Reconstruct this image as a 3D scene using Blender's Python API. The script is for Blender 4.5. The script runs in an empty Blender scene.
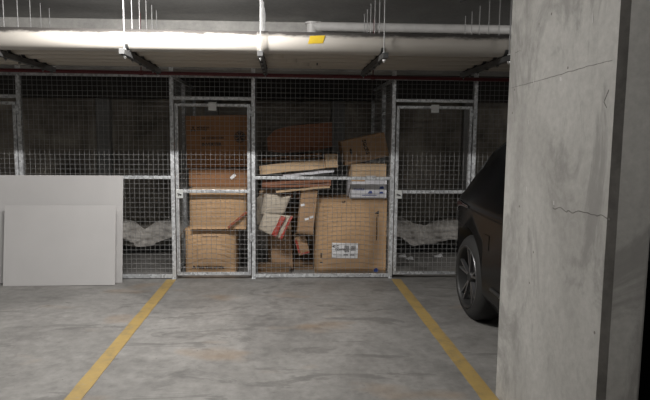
import bpy, bmesh, math, random
from mathutils import Vector, Matrix, noise
random.seed(7)
C = bpy.context.scene.collection
PI = math.pi

# ------------------------------------------------------------------ camera
H, FPX = 1.49, 570.0
YAW, PITCH, ROLL = math.radians(2.90), math.radians(6.09), 0.0077
F = Vector((math.sin(YAW)*math.cos(PITCH), math.cos(YAW)*math.cos(PITCH), -math.sin(PITCH)))
R = Vector((math.cos(YAW), -math.sin(YAW), 0)); U = R.cross(F)
R2 = R*math.cos(ROLL) + U*math.sin(ROLL); U2 = U*math.cos(ROLL) - R*math.sin(ROLL)
cd = bpy.data.cameras.new('camera'); cam = bpy.data.objects.new('camera', cd); C.objects.link(cam)
cd.sensor_width = 36; cd.sensor_fit = 'HORIZONTAL'; cd.lens = FPX/650*36
cd.shift_x = 12.5/650; cd.clip_start = 0.05; cd.clip_end = 100
cam.matrix_world = Matrix(((R2.x, U2.x, -F.x, 0), (R2.y, U2.y, -F.y, 0), (R2.z, U2.z, -F.z, H), (0, 0, 0, 1)))
bpy.context.scene.camera = cam

def ray(u, v): return R2*(u-312.5) + U2*(200-v) + F*FPX
def at(u, v, Y):                      # photograph position -> point on the plane at depth Y
    d = ray(u, v); t = Y/d.y; return Vector((d.x*t, Y, H+d.z*t))

# ------------------------------------------------------------------ world and exposure
sc = bpy.context.scene
w = bpy.data.worlds.new('world'); sc.world = w; w.use_nodes = True
w.node_tree.nodes['Background'].inputs[0].default_value = (0.05, 0.05, 0.05, 1)
w.node_tree.nodes['Background'].inputs[1].default_value = 0.2
sc.view_settings.view_transform = 'Standard'; sc.view_settings.look = 'None'
sc.view_settings.gamma = 1; sc.view_settings.use_curve_mapping = False
sc.view_settings.exposure = -0.42

# lamps of the ceiling battens, some added out of view for fill: (x, y, z, length, watts, along)
BATTENS = [(-0.95, 3.99, 2.62, 1.2, 190, 'x', 'batten light ahead of the camera, nearest the pipe rack'),
           (1.7, -0.8, 2.64, 1.5, 60, 'x', 'added unseen batten light just behind the camera, brightening the column front'),  # added out of view to brighten the column's near face
           (-5.2, 3.99, 2.62, 1.2, 110, 'x', 'added unseen batten light over the bays to the far left'),  # added out of view, evens the light along the pipes
           (3.9, 3.99, 2.62, 1.2, 110, 'x', 'batten light over the bays to the far right'),
           (-1.0, -5.5, 2.64, 1.5, 22, 'x', 'added unseen batten light over the driving lane, farthest back')]  # added out of view for ambient light
for (x, y, z, L, wt, ax, lab) in BATTENS:
    # the tube shines down and to both sides (the housing shades only straight up)
    for (fr, rx, dy, dz) in ((.5, PI/4, .016, -.034), (.5, -PI/4, -.016, -.034)):
        l = bpy.data.lights.new('batten_lamp', 'AREA'); l.shape = 'RECTANGLE'; l.size = L; l.size_y = 0.02
        l.energy = wt*fr; l.color = (1.0, 0.975, 0.94); l.spread = PI
        o = bpy.data.objects.new('batten_lamp', l); C.objects.link(o); o.location = (x, y+dy, z+dz); o.rotation_euler = (rx, 0, 0)

# ------------------------------------------------------------------ materials
def new_mat(name, rough=.6, metal=0, spec=.5):
    m = bpy.data.materials.new(name); m.use_nodes = True; n = m.node_tree; b = n.nodes['Principled BSDF']
    b.inputs['Roughness'].default_value = rough; b.inputs['Metallic'].default_value = metal
    b.inputs['Specular IOR Level'].default_value = spec
    return m, n, b
def coords(n, scale=(1, 1, 1), kind='Object', rot=(0, 0, 0)):
    t = n.nodes.new('ShaderNodeTexCoord'); mp = n.nodes.new('ShaderNodeMapping')
    mp.inputs['Scale'].default_value = scale; mp.inputs['Rotation'].default_value = rot
    n.links.new(t.outputs[kind], mp.inputs['Vector']); return mp.outputs[0]
def noise_n(n, vec, scale, detail=4, rough=.55, dist=0):
    t = n.nodes.new('ShaderNodeTexNoise'); t.inputs['Scale'].default_value = scale
    t.inputs['Detail'].default_value = detail; t.inputs['Roughness'].default_value = rough
    t.inputs['Distortion'].default_value = dist
    n.links.new(vec, t.inputs['Vector']); return t.outputs['Fac']
def ramp(n, fac, stops):
    r = n.nodes.new('ShaderNodeValToRGB'); e = r.color_ramp.elements
    while len(e) < len(stops): e.new(.5)
    for i, (p, c) in enumerate(stops):
        e[i].position = p; e[i].color = (*c, 1) if len(c) == 3 else c
    n.links.new(fac, r.inputs['Fac']); return r.outputs['Color']
def mix(n, a, b, fac, mode='MIX'):
    x = n.nodes.new('ShaderNodeMix'); x.data_type = 'RGBA'; x.blend_type = mode
    for s, v in ((x.inputs[0], fac), (x.inputs[6], a), (x.inputs[7], b)):
        if isinstance(v, (int, float)): s.default_value = v
        elif isinstance(v, tuple): s.default_value = (*v, 1)
        else: n.links.new(v, s)
    return x.outputs[2]
def bump(n, b, h, strength=.3, dist=.01):
    bp = n.nodes.new('ShaderNodeBump'); bp.inputs['Strength'].default_value = strength
    bp.inputs['Distance'].default_value = dist
    n.links.new(h, bp.inputs['Height']); n.links.new(bp.outputs[0], b.inputs['Normal'])
def plain(name, col, rough=.6, metal=0, var=.12, scale=8, bumps=0, spec=.5):
    m, n, b = new_mat(name, rough, metal, spec); v = coords(n)
    f = noise_n(n, v, scale, 5)
    lo = tuple(c*(1-var) for c in col); hi = tuple(min(1, c*(1+var)) for c in col)
    n.links.new(ramp(n, f, [(.3, lo), (.7, hi)]), b.inputs['Base Color'])
    if bumps: bump(n, b, noise_n(n, v, scale*6, 3), bumps, .004)
    return m

def mat_floor():
    m, n, b = new_mat('floor_concrete', .55); v = coords(n)
    big = ramp(n, noise_n(n, v, 1.3, 7, .66, .8), [(.32, (.155, .15, .143)), (.66, (.262, .254, .242))])
    fine = ramp(n, noise_n(n, v, 14, 6, .65), [(.3, (.76, .76, .76)), (.7, (1.12, 1.12, 1.12))])
    c = mix(n, big, fine, 1.0, 'MULTIPLY')
    sw = coords(n, (1, 2.6, 1), rot=(0, 0, .45))
    st = ramp(n, noise_n(n, sw, 1.6, 7, .7, 1.2), [(.55, (0, 0, 0)), (.60, (.45, .45, .45)), (.72, (.7, .7, .7))])
    c = mix(n, c, (.085, .082, .078), st)
    ru = ramp(n, noise_n(n, coords(n, (1, 1.6, 1)), 1.1, 3, .5), [(.60, (0, 0, 0)), (.72, (.5, .5, .5))])
    c = mix(n, c, (.25, .17, .10), ru)
    c = mix(n, c, ramp(n, noise_n(n, v, 5, 8, .75, .6), [(.34, (.88, .88, .88)), (.62, (1.07, 1.07, 1.07))]), 1.0, 'MULTIPLY')
    sp = ramp(n, noise_n(n, v, 34, 2), [(.70, (0, 0, 0)), (.74, (.7, .7, .7))])
    c = mix(n, c, (.10, .095, .09), sp)
    n.links.new(c, b.inputs['Base Color'])
    rr = n.nodes.new('ShaderNodeMapRange'); rr.inputs[3].default_value = .38; rr.inputs[4].default_value = .7
    n.links.new(noise_n(n, v, 2.2, 5), rr.inputs[0]); n.links.new(rr.outputs[0], b.inputs['Roughness'])
    bump(n, b, noise_n(n, v, 40, 4), .12, .003)
    return m
def mat_paint():
    m, n, b = new_mat('yellow_line_paint', .6); v = coords(n)
    c = ramp(n, noise_n(n, v, 7, 6, .7), [(.28, (.20, .155, .08)), (.5, (.31, .215, .075)), (.75, (.37, .26, .085))])
    c = mix(n, c, (.22, .205, .185), ramp(n, noise_n(n, v, 22, 6, .75), [(.58, (0, 0, 0)), (.7, (.75, .75, .75))]))
    n.links.new(c, b.inputs['Base Color']); return m
def mat_concrete(name, lo, hi, scale=1.2, pores=True, streak=True):
    m, n, b = new_mat(name, .8); v = coords(n)
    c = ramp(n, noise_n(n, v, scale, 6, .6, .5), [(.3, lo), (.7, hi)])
    if streak:
        s = noise_n(n, coords(n, (3, 3, .5)), 1.6, 5, .6)
        c = mix(n, c, tuple(x*.72 for x in lo), ramp(n, s, [(.5, (0, 0, 0)), (.72, (.6, .6, .6))]))
    c = mix(n, c, ramp(n, noise_n(n, v, 26, 5, .7), [(.3, (.86,)*3), (.7, (1.08,)*3)]), 1.0, 'MULTIPLY')
    if name == 'column_concrete':
        s2 = noise_n(n, coords(n, (2.2, 2.2, 1.2)), 1.3, 7, .68, .9)
        c = mix(n, c, tuple(x*.66 for x in lo), ramp(n, s2, [(.50, (0, 0, 0)), (.60, (.7, .7, .7)), (.8, (.95, .95, .95))]))
    if pores:
        vo = n.nodes.new('ShaderNodeTexVoronoi'); vo.inputs['Scale'].default_value = 7
        n.links.new(v, vo.inputs['Vector'])
        p = ramp(n, vo.outputs['Distance'], [(.035, (.8, .8, .8)), (.055, (0, 0, 0))])
        c = mix(n, c, (.10, .09, .075), p)
    n.links.new(c, b.inputs['Base Color']); bump(n, b, noise_n(n, v, 30, 5), .25, .004)
    return m
def mat_galv():
    m, n, b = new_mat('galvanised_steel', .42, .4)
    v = coords(n); vo = n.nodes.new('ShaderNodeTexVoronoi'); vo.inputs['Scale'].default_value = 38
    n.links.new(v, vo.inputs['Vector'])
    c = ramp(n, vo.outputs['Color'], [(.2, (.42, .43, .445)), (.8, (.74, .76, .78))])
    n.links.new(c, b.inputs['Base Color']); return m
def mat_card(name, col, stain=.25):
    m, n, b = new_mat(name, .85, spec=.2); v = coords(n)
    c = ramp(n, noise_n(n, v, 4, 6, .6), [(.3, tuple(x*.85 for x in col)), (.7, tuple(x*1.1 for x in col))])
    fl = noise_n(n, coords(n, (60, 60, 3)), 3, 2)
    c = mix(n, c, tuple(x*.8 for x in col), ramp(n, fl, [(.45, (0, 0, 0)), (.7, (stain,)*3)]))
    n.links.new(c, b.inputs['Base Color']); bump(n, b, noise_n(n, v, 9, 5), .35, .012)
    return m
def mat_pipe(name, base, dust):
    m, n, b = new_mat(name, .34, 0, .6); v = coords(n)
    c = ramp(n, noise_n(n, coords(n, (.4, 3, 3)), 3, 5), [(.3, tuple(x*.9 for x in base)), (.7, base)])
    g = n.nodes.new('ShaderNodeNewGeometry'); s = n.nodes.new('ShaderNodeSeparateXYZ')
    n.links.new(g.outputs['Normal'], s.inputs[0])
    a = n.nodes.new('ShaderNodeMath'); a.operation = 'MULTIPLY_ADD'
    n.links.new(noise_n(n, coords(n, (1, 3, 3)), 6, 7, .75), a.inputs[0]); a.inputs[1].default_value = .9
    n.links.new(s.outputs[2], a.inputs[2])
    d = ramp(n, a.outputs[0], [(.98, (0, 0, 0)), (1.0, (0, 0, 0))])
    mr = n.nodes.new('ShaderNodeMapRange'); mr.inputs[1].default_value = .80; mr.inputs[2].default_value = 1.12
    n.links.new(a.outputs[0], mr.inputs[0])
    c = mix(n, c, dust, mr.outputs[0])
    n.links.new(c, b.inputs['Base Color'])
    r2 = n.nodes.new('ShaderNodeMapRange'); r2.inputs[3].default_value = .33; r2.inputs[4].default_value = .9
    n.links.new(mr.outputs[0], r2.inputs[0]); n.links.new(r2.outputs[0], b.inputs['Roughness'])
    return m

M = dict(
    floor=mat_floor(), paint=mat_paint(),
    ceil=mat_concrete('ceiling_concrete', (.22, .22, .215), (.34, .34, .335), 1.0, False, False),
    wall=mat_concrete('dark_block_wall', (.10, .088, .075), (.52, .47, .40), 1.5, False, True),
    beam=mat_concrete('beam_concrete', (.30, .295, .285), (.46, .45, .43), 3, False, False),
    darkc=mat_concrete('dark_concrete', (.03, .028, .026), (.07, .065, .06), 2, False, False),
    col=mat_concrete('column_concrete', (.36, .35, .33), (.52, .51, .485), 1.1, True, True),
    chamfer=mat_concrete('chamfer_concrete', (.09, .085, .08), (.20, .19, .175), 6, False, False),
    galv=mat_galv(), wire=plain('wire_zinc', (.31, .31, .31), .45, .35, .1, 30),
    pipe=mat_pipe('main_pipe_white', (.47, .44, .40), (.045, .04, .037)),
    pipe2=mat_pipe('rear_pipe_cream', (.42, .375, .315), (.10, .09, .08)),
    pvc=plain('white_pvc', (.5, .49, .48), .4, 0, .08, 12),
    strut=plain('dark_strut_steel', (.10, .10, .10), .5, .4, .3, 10),
    rod=plain('zinc_rod', (.30, .30, .30), .5, .3, .2, 30),
    red=plain('red_pipe_paint', (.10, .012, .016), .5, 0, .2, 5),
    yellow=plain('yellow_sticker', (.55, .38, .02), .6, 0, .06, 20),
    white=plain('white_board', (.46, .45, .447), .55, 0, .03, 3),
    edge=plain('board_edge', (.56, .55, .54), .7, 0, .05, 30),
    tan=mat_card('cardboard_tan', (.50, .325, .185)), kraft=mat_card('cardboard_kraft', (.40, .255, .15)),
    pale=mat_card('cardboard_pale', (.54, .385, .24)), brown=mat_card('cardboard_brown', (.29, .15, .075)),
    grey=mat_card('cardboard_greyish', (.50, .44, .36)), redb=mat_card('cardboard_reddish', (.27, .125, .075)),
    inner=mat_card('cardboard_inner', (.20, .125, .07)),
    tape=plain('brown_tape', (.35, .21, .11), .35, 0, .1, 10),
    ink=plain('black_ink', (.03, .025, .025), .7), blue=plain('blue_ink', (.03, .06, .25), .6),
    redink=plain('red_ink', (.36, .05, .035), .6), paper=plain('label_paper', (.78, .78, .80), .6, 0, .04),
    whitebox=plain('white_carton', (.62, .62, .66), .6, 0, .08, 5),
    sheet=mat_concrete('dust_sheet_grey', (.40, .375, .35), (.66, .63, .59), 5, False, True),
    rubber=plain('black_rubber', (.018, .018, .018), .75, 0, .2, 20, .2),
    carpaint=plain('black_car_paint', (.004, .004, .0045), .25, 0, .1, 3, spec=.22),
    glass=plain('tinted_glass', (.006, .006, .007), .05, 0, .05, 3, spec=.7),
    trim=plain('dark_trim', (.02, .02, .02), .5), chrome=plain('chrome_trim', (.6, .6, .6), .15, 1, .05),
    alloy=plain('alloy_wheel', (.24, .24, .25), .3, .8, .1), lamp=plain('smoked_lens', (.035, .008, .008), .12, 0, .1, 8),
    plate=plain('steel_plate', (.68, .69, .68), .4, .3, .08, 15),
    housing=plain('batten_housing', (.7, .7, .7), .5))
m, n, b = new_mat('lit_diffuser', .5); b.inputs['Emission Color'].default_value = (1, .965, .91, 1)
b.inputs['Emission Strength'].default_value = 6; M['lit'] = m

# ------------------------------------------------------------------ mesh helpers
class MB:
    def __init__(s): s.v = []; s.f = []; s.sm = []
    def add(s, vs, fs, smooth=False):
        k = len(s.v); s.v += [tuple(x) for x in vs]
        s.f += [tuple(i+k for i in f) for f in fs]; s.sm += [smooth]*len(fs); return s
    def box(s, x0, x1, y0, y1, z0, z1, mat=None):
        p = [Vector(q) for q in ((x0, y0, z0), (x1, y0, z0), (x1, y1, z0), (x0, y1, z0), (x0, y0, z1), (x1, y0, z1), (x1, y1, z1), (x0, y1, z1))]
        if mat: p = [mat @ q for q in p]
        return s.add(p, [(0, 3, 2, 1), (4, 5, 6, 7), (0, 1, 5, 4), (1, 2, 6, 5), (2, 3, 7, 6), (3, 0, 4, 7)])
    def bbox(s, x0, x1, y0, y1, z0, z1, r=.002, mat=None):     # bevelled box
        bm = bmesh.new(); bmesh.ops.create_cube(bm, size=1)
        for q in bm.verts: q.co = Vector(((x0+x1)/2+q.co.x*(x1-x0), (y0+y1)/2+q.co.y*(y1-y0), (z0+z1)/2+q.co.z*(z1-z0)))
        bmesh.ops.bevel(bm, geom=bm.edges[:], offset=r, segments=2, affect='EDGES', profile=.5)
        s.bm(bm, mat); return s
    def bm(s, bm, mat=None, smooth=False):
        bm.verts.ensure_lookup_table()
        for i, q in enumerate(bm.verts): q.index = i
        s.add([(mat @ q.co if mat else q.co) for q in bm.verts], [[q.index for q in f.verts] for f in bm.faces], smooth); bm.free()
    def tube(s, a, b, r, n=12, r2=None, caps=True, smooth=True):
        a = Vector(a); b = Vector(b); r2 = r if r2 is None else r2
        d = (b-a).normalized(); t = Vector((0, 0, 1)) if abs(d.z) < .9 else Vector((1, 0, 0))
        e = d.cross(t).normalized(); g = d.cross(e)
        vs = [a+(e*math.cos(2*PI*i/n)+g*math.sin(2*PI*i/n))*r for i in range(n)] + [b+(e*math.cos(2*PI*i/n)+g*math.sin(2*PI*i/n))*r2 for i in range(n)]
        s.add(vs, [(i, (i+1) % n, n+(i+1) % n, n+i) for i in range(n)], smooth)
        if caps: s.add(vs, [tuple(range(n))[::-1], tuple(range(n, 2*n))])
        return s
    def path(s, pts, r, n=8):
        for p, q in zip(pts, pts[1:]): s.tube(p, q, r, n)
        return s
    def lathe(s, prof, c, axis='x', n=32):          # prof: (along, radius)
        vs = []
        for (t, r) in prof:
            for i in range(n):
                a = 2*PI*i/n; p = (t, r*math.cos(a), r*math.sin(a)) if axis == 'x' else (r*math.cos(a), r*math.sin(a), t)
                vs.append(Vector(c)+Vector(p))
        fs = [(j*n+i, j*n+(i+1) % n, (j+1)*n+(i+1) % n, (j+1)*n+i) for j in range(len(prof)-1) for i in range(n)]
        return s.add(vs, fs, True)
    def grid(s, fn, nu, nv, smooth=True):
        vs = [fn(i/nu, j/nv) for j in range(nv+1) for i in range(nu+1)]
        fs = [(j*(nu+1)+i, j*(nu+1)+i+1, (j+1)*(nu+1)+i+1, (j+1)*(nu+1)+i) for j in range(nv) for i in range(nu)]
        return s.add(vs, fs, smooth)
    def build(s, name, m, parent=None, fix=True):
        me = bpy.data.meshes.new(name); me.from_pydata(s.v, [], s.f)
        me.polygons.foreach_set('use_smooth', s.sm); me.materials.append(m)
        if fix and len(s.f) < 40000:
            bm = bmesh.new(); bm.from_mesh(me); bmesh.ops.recalc_face_normals(bm, faces=bm.faces); bm.to_mesh(me); bm.free()
        o = bpy.data.objects.new(name, me); C.objects.link(o)
        if parent: o.parent = parent
        return o
def tag(o, label=None, cat=None, group=None, kind=None):
    for k, v in (('label', label), ('category', cat), ('group', group), ('kind', kind)):
        if v: o[k] = v
    return o
def thing(name, label, cat, loc=(0, 0, 0), rot=(0, 0, 0), group=None):
    o = bpy.data.objects.new(name, None); C.objects.link(o); o.location = loc; o.rotation_euler = rot
    o.empty_display_size = .1
    return tag(o, label, cat, group)
def struct(name, mb, m, parent=None):
    o = mb.build(name, m, parent); o['kind'] = 'structure'; return o

# ------------------------------------------------------------------ room shell
DF = 6.03                                    # depth of the mesh fence
XL, XR, YB, YN, ZC = -9.0, 9.0, 7.7, -8.0, 2.72
struct('floor', MB().box(XL, XR, YN, YB, -.2, 0), M['floor'])
struct('ceiling', MB().box(XL, XR, YN, YB, ZC, ZC+.25), M['ceil'])
struct('wall_back', MB().box(XL, XR, YB, YB+.2, 0, ZC), M['wall'])
struct('wall_left', MB().box(XL-.2, XL, YN, YB, 0, ZC), M['beam'])
struct('wall_right', MB().box(XR, XR+.2, YN, YB, 0, ZC), M['beam'])
struct('wall_front', MB().box(XL, XR, YN-.2, YN, 0, ZC), M['beam'])
struct('trim_1', MB().bbox(XL, XR, 6.18, 6.45, 2.21, ZC, .012), M['beam'])      # downstand beam over the fence
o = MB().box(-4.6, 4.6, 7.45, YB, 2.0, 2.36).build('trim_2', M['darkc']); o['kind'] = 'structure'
# back-wall piers
for i, x in enumerate((-2.35, -.95, .72, 2.5)):
    struct('trim_%d' % (i+3), MB().bbox(x-.09, x+.09, 7.60, YB, 0, 2.0, .01), M['ceil'])

# parking lines (thin paint film)
def line(name, lab, pts):
    a0, a1, b0, b1 = pts
    vs = []
    N = 60
    for i in range(N+1):
        t = i/N
        l = a0.lerp(b0, t); r = a1.lerp(b1, t)
        l.x += .006*noise.noise(Vector((l.y*9, 3, 1))); r.x += .006*noise.noise(Vector((r.y*9, 8, 1)))
        vs += [(l.x, l.y, .0005), (r.x, r.y, .0005), (l.x, l.y, .003), (r.x, r.y, .003)]
    fs = []
    for i in range(N):
        k = 4*i; fs += [(k+2, k+3, k+7, k+6), (k, k+2, k+6, k+4), (k+1, k+5, k+7, k+3)]
    tag(MB().add(vs, fs).build(name, M['paint']), lab, 'line marking')
line('parking_line', 'worn yellow painted line on the floor left of the empty bay',
     (Vector((-1.27, -.3, 0)), Vector((-1.17, -.3, 0)), Vector((-1.235, 5.98, 0)), Vector((-1.135, 5.98, 0))))
line('parking_line', 'worn yellow painted line on the floor running beside the concrete column',
     (Vector((1.13, -.3, 0)), Vector((1.23, -.3, 0)), Vector((1.155, 5.95, 0)), Vector((1.255, 5.95, 0))))

# concrete blade column
col = thing('concrete_column', 'pale grey concrete blade column with cracks at the right of the bay', 'column', (1.335, 2.64, 0))
bm = bmesh.new(); bmesh.ops.create_cube(bm, size=1)
for q in bm.verts: q.co = Vector((q.co.x*.17, q.co.y*1.084, q.co.z*ZC+ZC/2))
es = [e for e in bm.edges if abs(e.verts[0].co.z-e.verts[1].co.z) > 1]
bmesh.ops.bevel(bm, geom=es, offset=.02, segments=1, affect='EDGES')
k = MB(); k.bm(bm); k.build('shaft', M['col'], col)
# darker broken arris at the near corner
def arris(u, v):
    z = v*ZC; off = .0035*noise.noise(Vector((u*3, 0, z*14)))
    a = Vector((-.0862, -.519, z)); b2 = Vector((-.062, -.5432, z)); p = a.lerp(b2, u*1.06-.03)
    return p + Vector((-1, -1, 0)).normalized()*(.002+abs(off))
g = MB().grid(arris, 4, 120); g.build('chipped_corner', M['chamfer'], col)
# form joint and crack: thin recessed-looking dark grooves on the face towards the bay
def crack(pts, wd, name, m='ink'):
    g = MB(); vs = []; fs = []
    for i, (y, z) in enumerate(pts):
        ww = wd*(.6+.8*abs(noise.noise(Vector((y*30, z*9, 2))))); vs += [(-.0862, y, z-ww), (-.0862, y, z+ww), (-.0845, y, z-ww), (-.0845, y, z+ww)]
    for i in range(len(pts)-1):
        k = 4*i; fs += [(k, k+1, k+5, k+4), (k+1, k+3, k+7, k+5), (k, k+4, k+6, k+2)]
    g.add(vs, fs).build(name, M[m], col)
def onface(u, v):                    # ray onto the plane x = 1.25
    d = ray(u, v); t = 1.25/d.x; return (d.y*t-2.64, H+d.z*t)
def seg(uv, n=14, jit=.004):
    out = []
    for (a, b) in zip(uv, uv[1:]):
        A, B = onface(*a), onface(*b)
        for i in range(n):
            t = i/n; y = A[0]+(B[0]-A[0])*t; z = A[1]+(B[1]-A[1])*t + jit*noise.noise(Vector((y*18, z if 0 else 1, a[0])))
            out.append((y, z))
    return out
crack(seg([(511, 88), (545, 79), (575, 70), (616, 59)]), .0012, 'form_joint', 'chamfer')
crack(seg([(553, 207), (568, 211), (583, 212), (597, 216), (611, 218)], jit=.012), .0022, 'crack', 'chamfer')
crack(seg([(515, 53), (522, 50)], jit=.01), .0012, 'crack', 'chamfer')
crack(seg([(609, 90), (604, 102), (607, 108)], jit=.01), .0014, 'crack', 'chamfer')
for (u, v, a, b2) in ((593, 18, .004, .022), (561, 79, .012, .01), (529, 122, .003, .012), (527, 189, .005, .014), (554, 203, .006, .010), (534, 82, .004, .008)):
    y, z = onface(u, v); g = MB()
    g.add([(-.0865, y-a, z-b2), (-.0865, y+a*.5, z-b2*.8), (-.0865, y+a, z+b2), (-.0865, y-a*.6, z+b2*.7), (-.0845, y, z)], [(0, 1, 2, 3), (0, 1, 4), (1, 2, 4), (2, 3, 4), (3, 0, 4)])
    g.build('paint_chip', M['edge'], col)

# ------------------------------------------------------------------ mesh fence
ZT = 2.13
px = lambda u, v=180: at(u, v, DF).x
XA, XB, XC, XD, XE = px(22.5), px(173), px(253.5), px(392), px(472.5)
CW = XD-XB
def post(x, lab, y=DF):
    t = thing('fence_post', lab, 'post', (x, y, 0), group='galvanised posts of the cage front')
    MB().bbox(-.02, .02, -.02, .02, .006, ZT+.1, .003).build('upright', M['galv'], t)
    p = MB().bbox(-.0205, .0205, -.05, .06, 0, .008, .002)
    p.build('base_plate', M['galv'], t)
    MB().bbox(-.021, .021, -.021, .021, ZT+.1, ZT+.108, .002).build('post_cap', M['galv'], t)
    return t
post(XA, 'galvanised post above and behind the white boards at far left')
post(XB, 'galvanised post left of the gate with cartons behind it')
post(XC, 'galvanised post right of the gate with cartons behind it')
post(XD, 'galvanised post left of the empty cage gate, beside the largest carton')
post(XE, 'galvanised post right of the empty cage gate, behind the black car')
post(XB-CW, 'galvanised post outside the frame, left of the leftmost gate')
post(XD+CW, 'galvanised post outside the frame, behind the black car and the column')
def wires(x0, x1, z0, z1, pitch=.05, r=.0018, holes=()):
    g = MB(); nx = int((x1-x0)/pitch); nz = int((z1-z0)/pitch)
    ox = (x1-x0-nx*pitch)/2; ox = ox or pitch/2
    for i in range(nx+1):
        x = x0+ox+i*pitch
        if x < x0+.004 or x > x1-.004: continue
        j = .0015*math.sin(i*2.3)
        g.tube((x+j, -.004, z0), (x-j, -.004, z1), r, 4, caps=False, smooth=False)
    for i in range(nz+1):
        z = z0+.018+i*pitch
        if z > z1-.004: continue
        g.tube((x0, -.0004, z+.001*math.sin(i)), (x1, -.0004, z-.001*math.sin(i*1.7)), r, 4, caps=False, smooth=False)
    return g
def fence_panel(xa, xb, lab, zmid=1.08):
    t = thing('mesh_fence', lab, 'fence panel', ((xa+xb)/2, DF, 0), group='fixed mesh panels of the cages')
    hw = (xb-xa)/2-.021
    for nm, z, hgt in (('top_rail', ZT, .034), ('middle_rail', zmid, .034), ('bottom_rail', .027, .04)):
        MB().bbox(-hw, hw, -.014, .016, z-hgt/2, z+hgt/2, .003).build(nm, M['galv'], t)
    o = wires(-hw, hw, .047, ZT-.017).build('wire_mesh', M['wire'], t); o['kind'] = 'stuff'; o.location.y = -.016
    return t
fence_panel(XA, XB, 'tall fixed mesh panel partly hidden by the leaning white boards')
fence_panel(XC, XD, 'tall fixed mesh panel with the big cartons piled behind it')
fence_panel(XE, XD+CW, 'fixed mesh panel behind the black car and the column')
def gate(xa, xb, lab, hinge=1, tagged=True):
    c = (xa+xb)/2
    t = thing('mesh_gate', lab, 'gate', (c, DF, 0), group='mesh gates of the cages')
    hw = (xb-xa)/2-.021; s = hw-.010
    w_ = .032; zt, zb, zm = 1.832, .052, .937
    MB().bbox(-s, -s+w_, -.018, .014, zb-.016, zt+.016, .003).build('gate_stile', M['galv'], t)
    MB().bbox(s-w_, s, -.018, .014, zb-.016, zt+.016, .003).build('gate_stile', M['galv'], t)
    for nm, z in (('gate_top_rail', zt), ('gate_middle_rail', zm), ('gate_bottom_rail', zb)):
        MB().bbox(-s+w_, s-w_, -.016, .012, z-.016, z+.016, .003).build(nm, M['galv'], t)
    o = wires(-s+.01, s-.01, zb, zt).build('wire_mesh', M['wire'], t); o['kind'] = 'stuff'; o.location.y = -.016
    # latch plate with bolt and padlock eye
    lp = MB().bbox(-s+.0, -s+.075, -.024, -.019, .865, .955, .002).build('latch_plate', M['plate'], t)
    MB().tube((-s+.018, -.03, .915), (-s+.058, -.03, .90), .006, 8).tube((-s+.03, -.024, .905), (-s+.03, -.042, .905), .007, 8).build('latch_bolt', M['strut'], lp)
    hs = MB()
    for z in (1.77, .45):
        hp = MB().bbox(s-.012, s+.030, -.0265, -.0205, z-.035, z+.035, .002).tube((s+.008, -.027, z-.045), (s+.008, -.027, z+.045), .008, 10)
        hp.build('hinge', M['galv'], t)
    if tagged:
        tp = MB().bbox(-.042, .042, -.026, -.020, zt-.055, zt+.03, .002).build('number_plate', M['plate'], t)
        MB().bbox(-.026, .026, -.0285, -.0255, zt-.035, zt+.012, .001).build('label_holder', M['housing'], tp)
    return t
def transom(xa, xb, lab):
    t = thing('mesh_transom', lab, 'fence panel', ((xa+xb)/2, DF, 1.872), group='mesh transoms above the gates')
    hw = (xb-xa)/2-.021
    MB().bbox(-hw, hw, -.014, .016, .013, .045, .003).build('head_rail', M['galv'], t)
    MB().bbox(-hw, hw, -.014, .016, ZT-1.872-.017, ZT-1.872+.017, .003).build('top_rail', M['galv'], t)
    o = wires(-hw, hw, .03, ZT-1.872).build('wire_mesh', M['wire'], t); o['kind'] = 'stuff'; o.location.y = -.016
gate(XB-CW, XA, 'mesh gate at the far left, cut off by the frame edge')
gate(XB, XC, 'mesh gate with stacked brown cartons directly behind it')
gate(XD, XE, 'mesh gate of the empty cage beside the black car')
transom(XB-CW, XA, 'short mesh strip above the far left gate')
transom(XB, XC, 'short mesh strip above the gate with cartons behind')
transom(XD, XE, 'short mesh strip above the gate beside the car')
# partitions between cages, running back to the wall
def partition(x, lab, glab):
    t = thing('mesh_partition', lab, 'fence panel', (x, 6.07, 0), (0, 0, PI/2))
    L = YB-6.07-.12
    for nm, z in (('top_rail', ZT), ('middle_rail', 1.09), ('bottom_rail', .04)):
        MB().bbox(0, L, -.014, .014, z-.015, z+.015, .003).build(nm, M['galv'], t)
    MB().bbox(.66, .70, -.02, .02, 0, ZT-.02, .003).build('upright', M['galv'], t)
    MB().bbox(L-.03, L, -.02, .02, 0, ZT-.02, .003).build('upright', M['galv'], t)
    o = wires(.01, L-.01, .05, ZT-.02, r=.0017).build('wire_mesh', M['wire'], t); o['kind'] = 'stuff'; o.location.y = .016
partition(XB-.004, 'mesh partition running back from the post left of the carton cage', '')
partition(XD+.02, 'mesh partition running back behind the largest carton', '')

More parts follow.
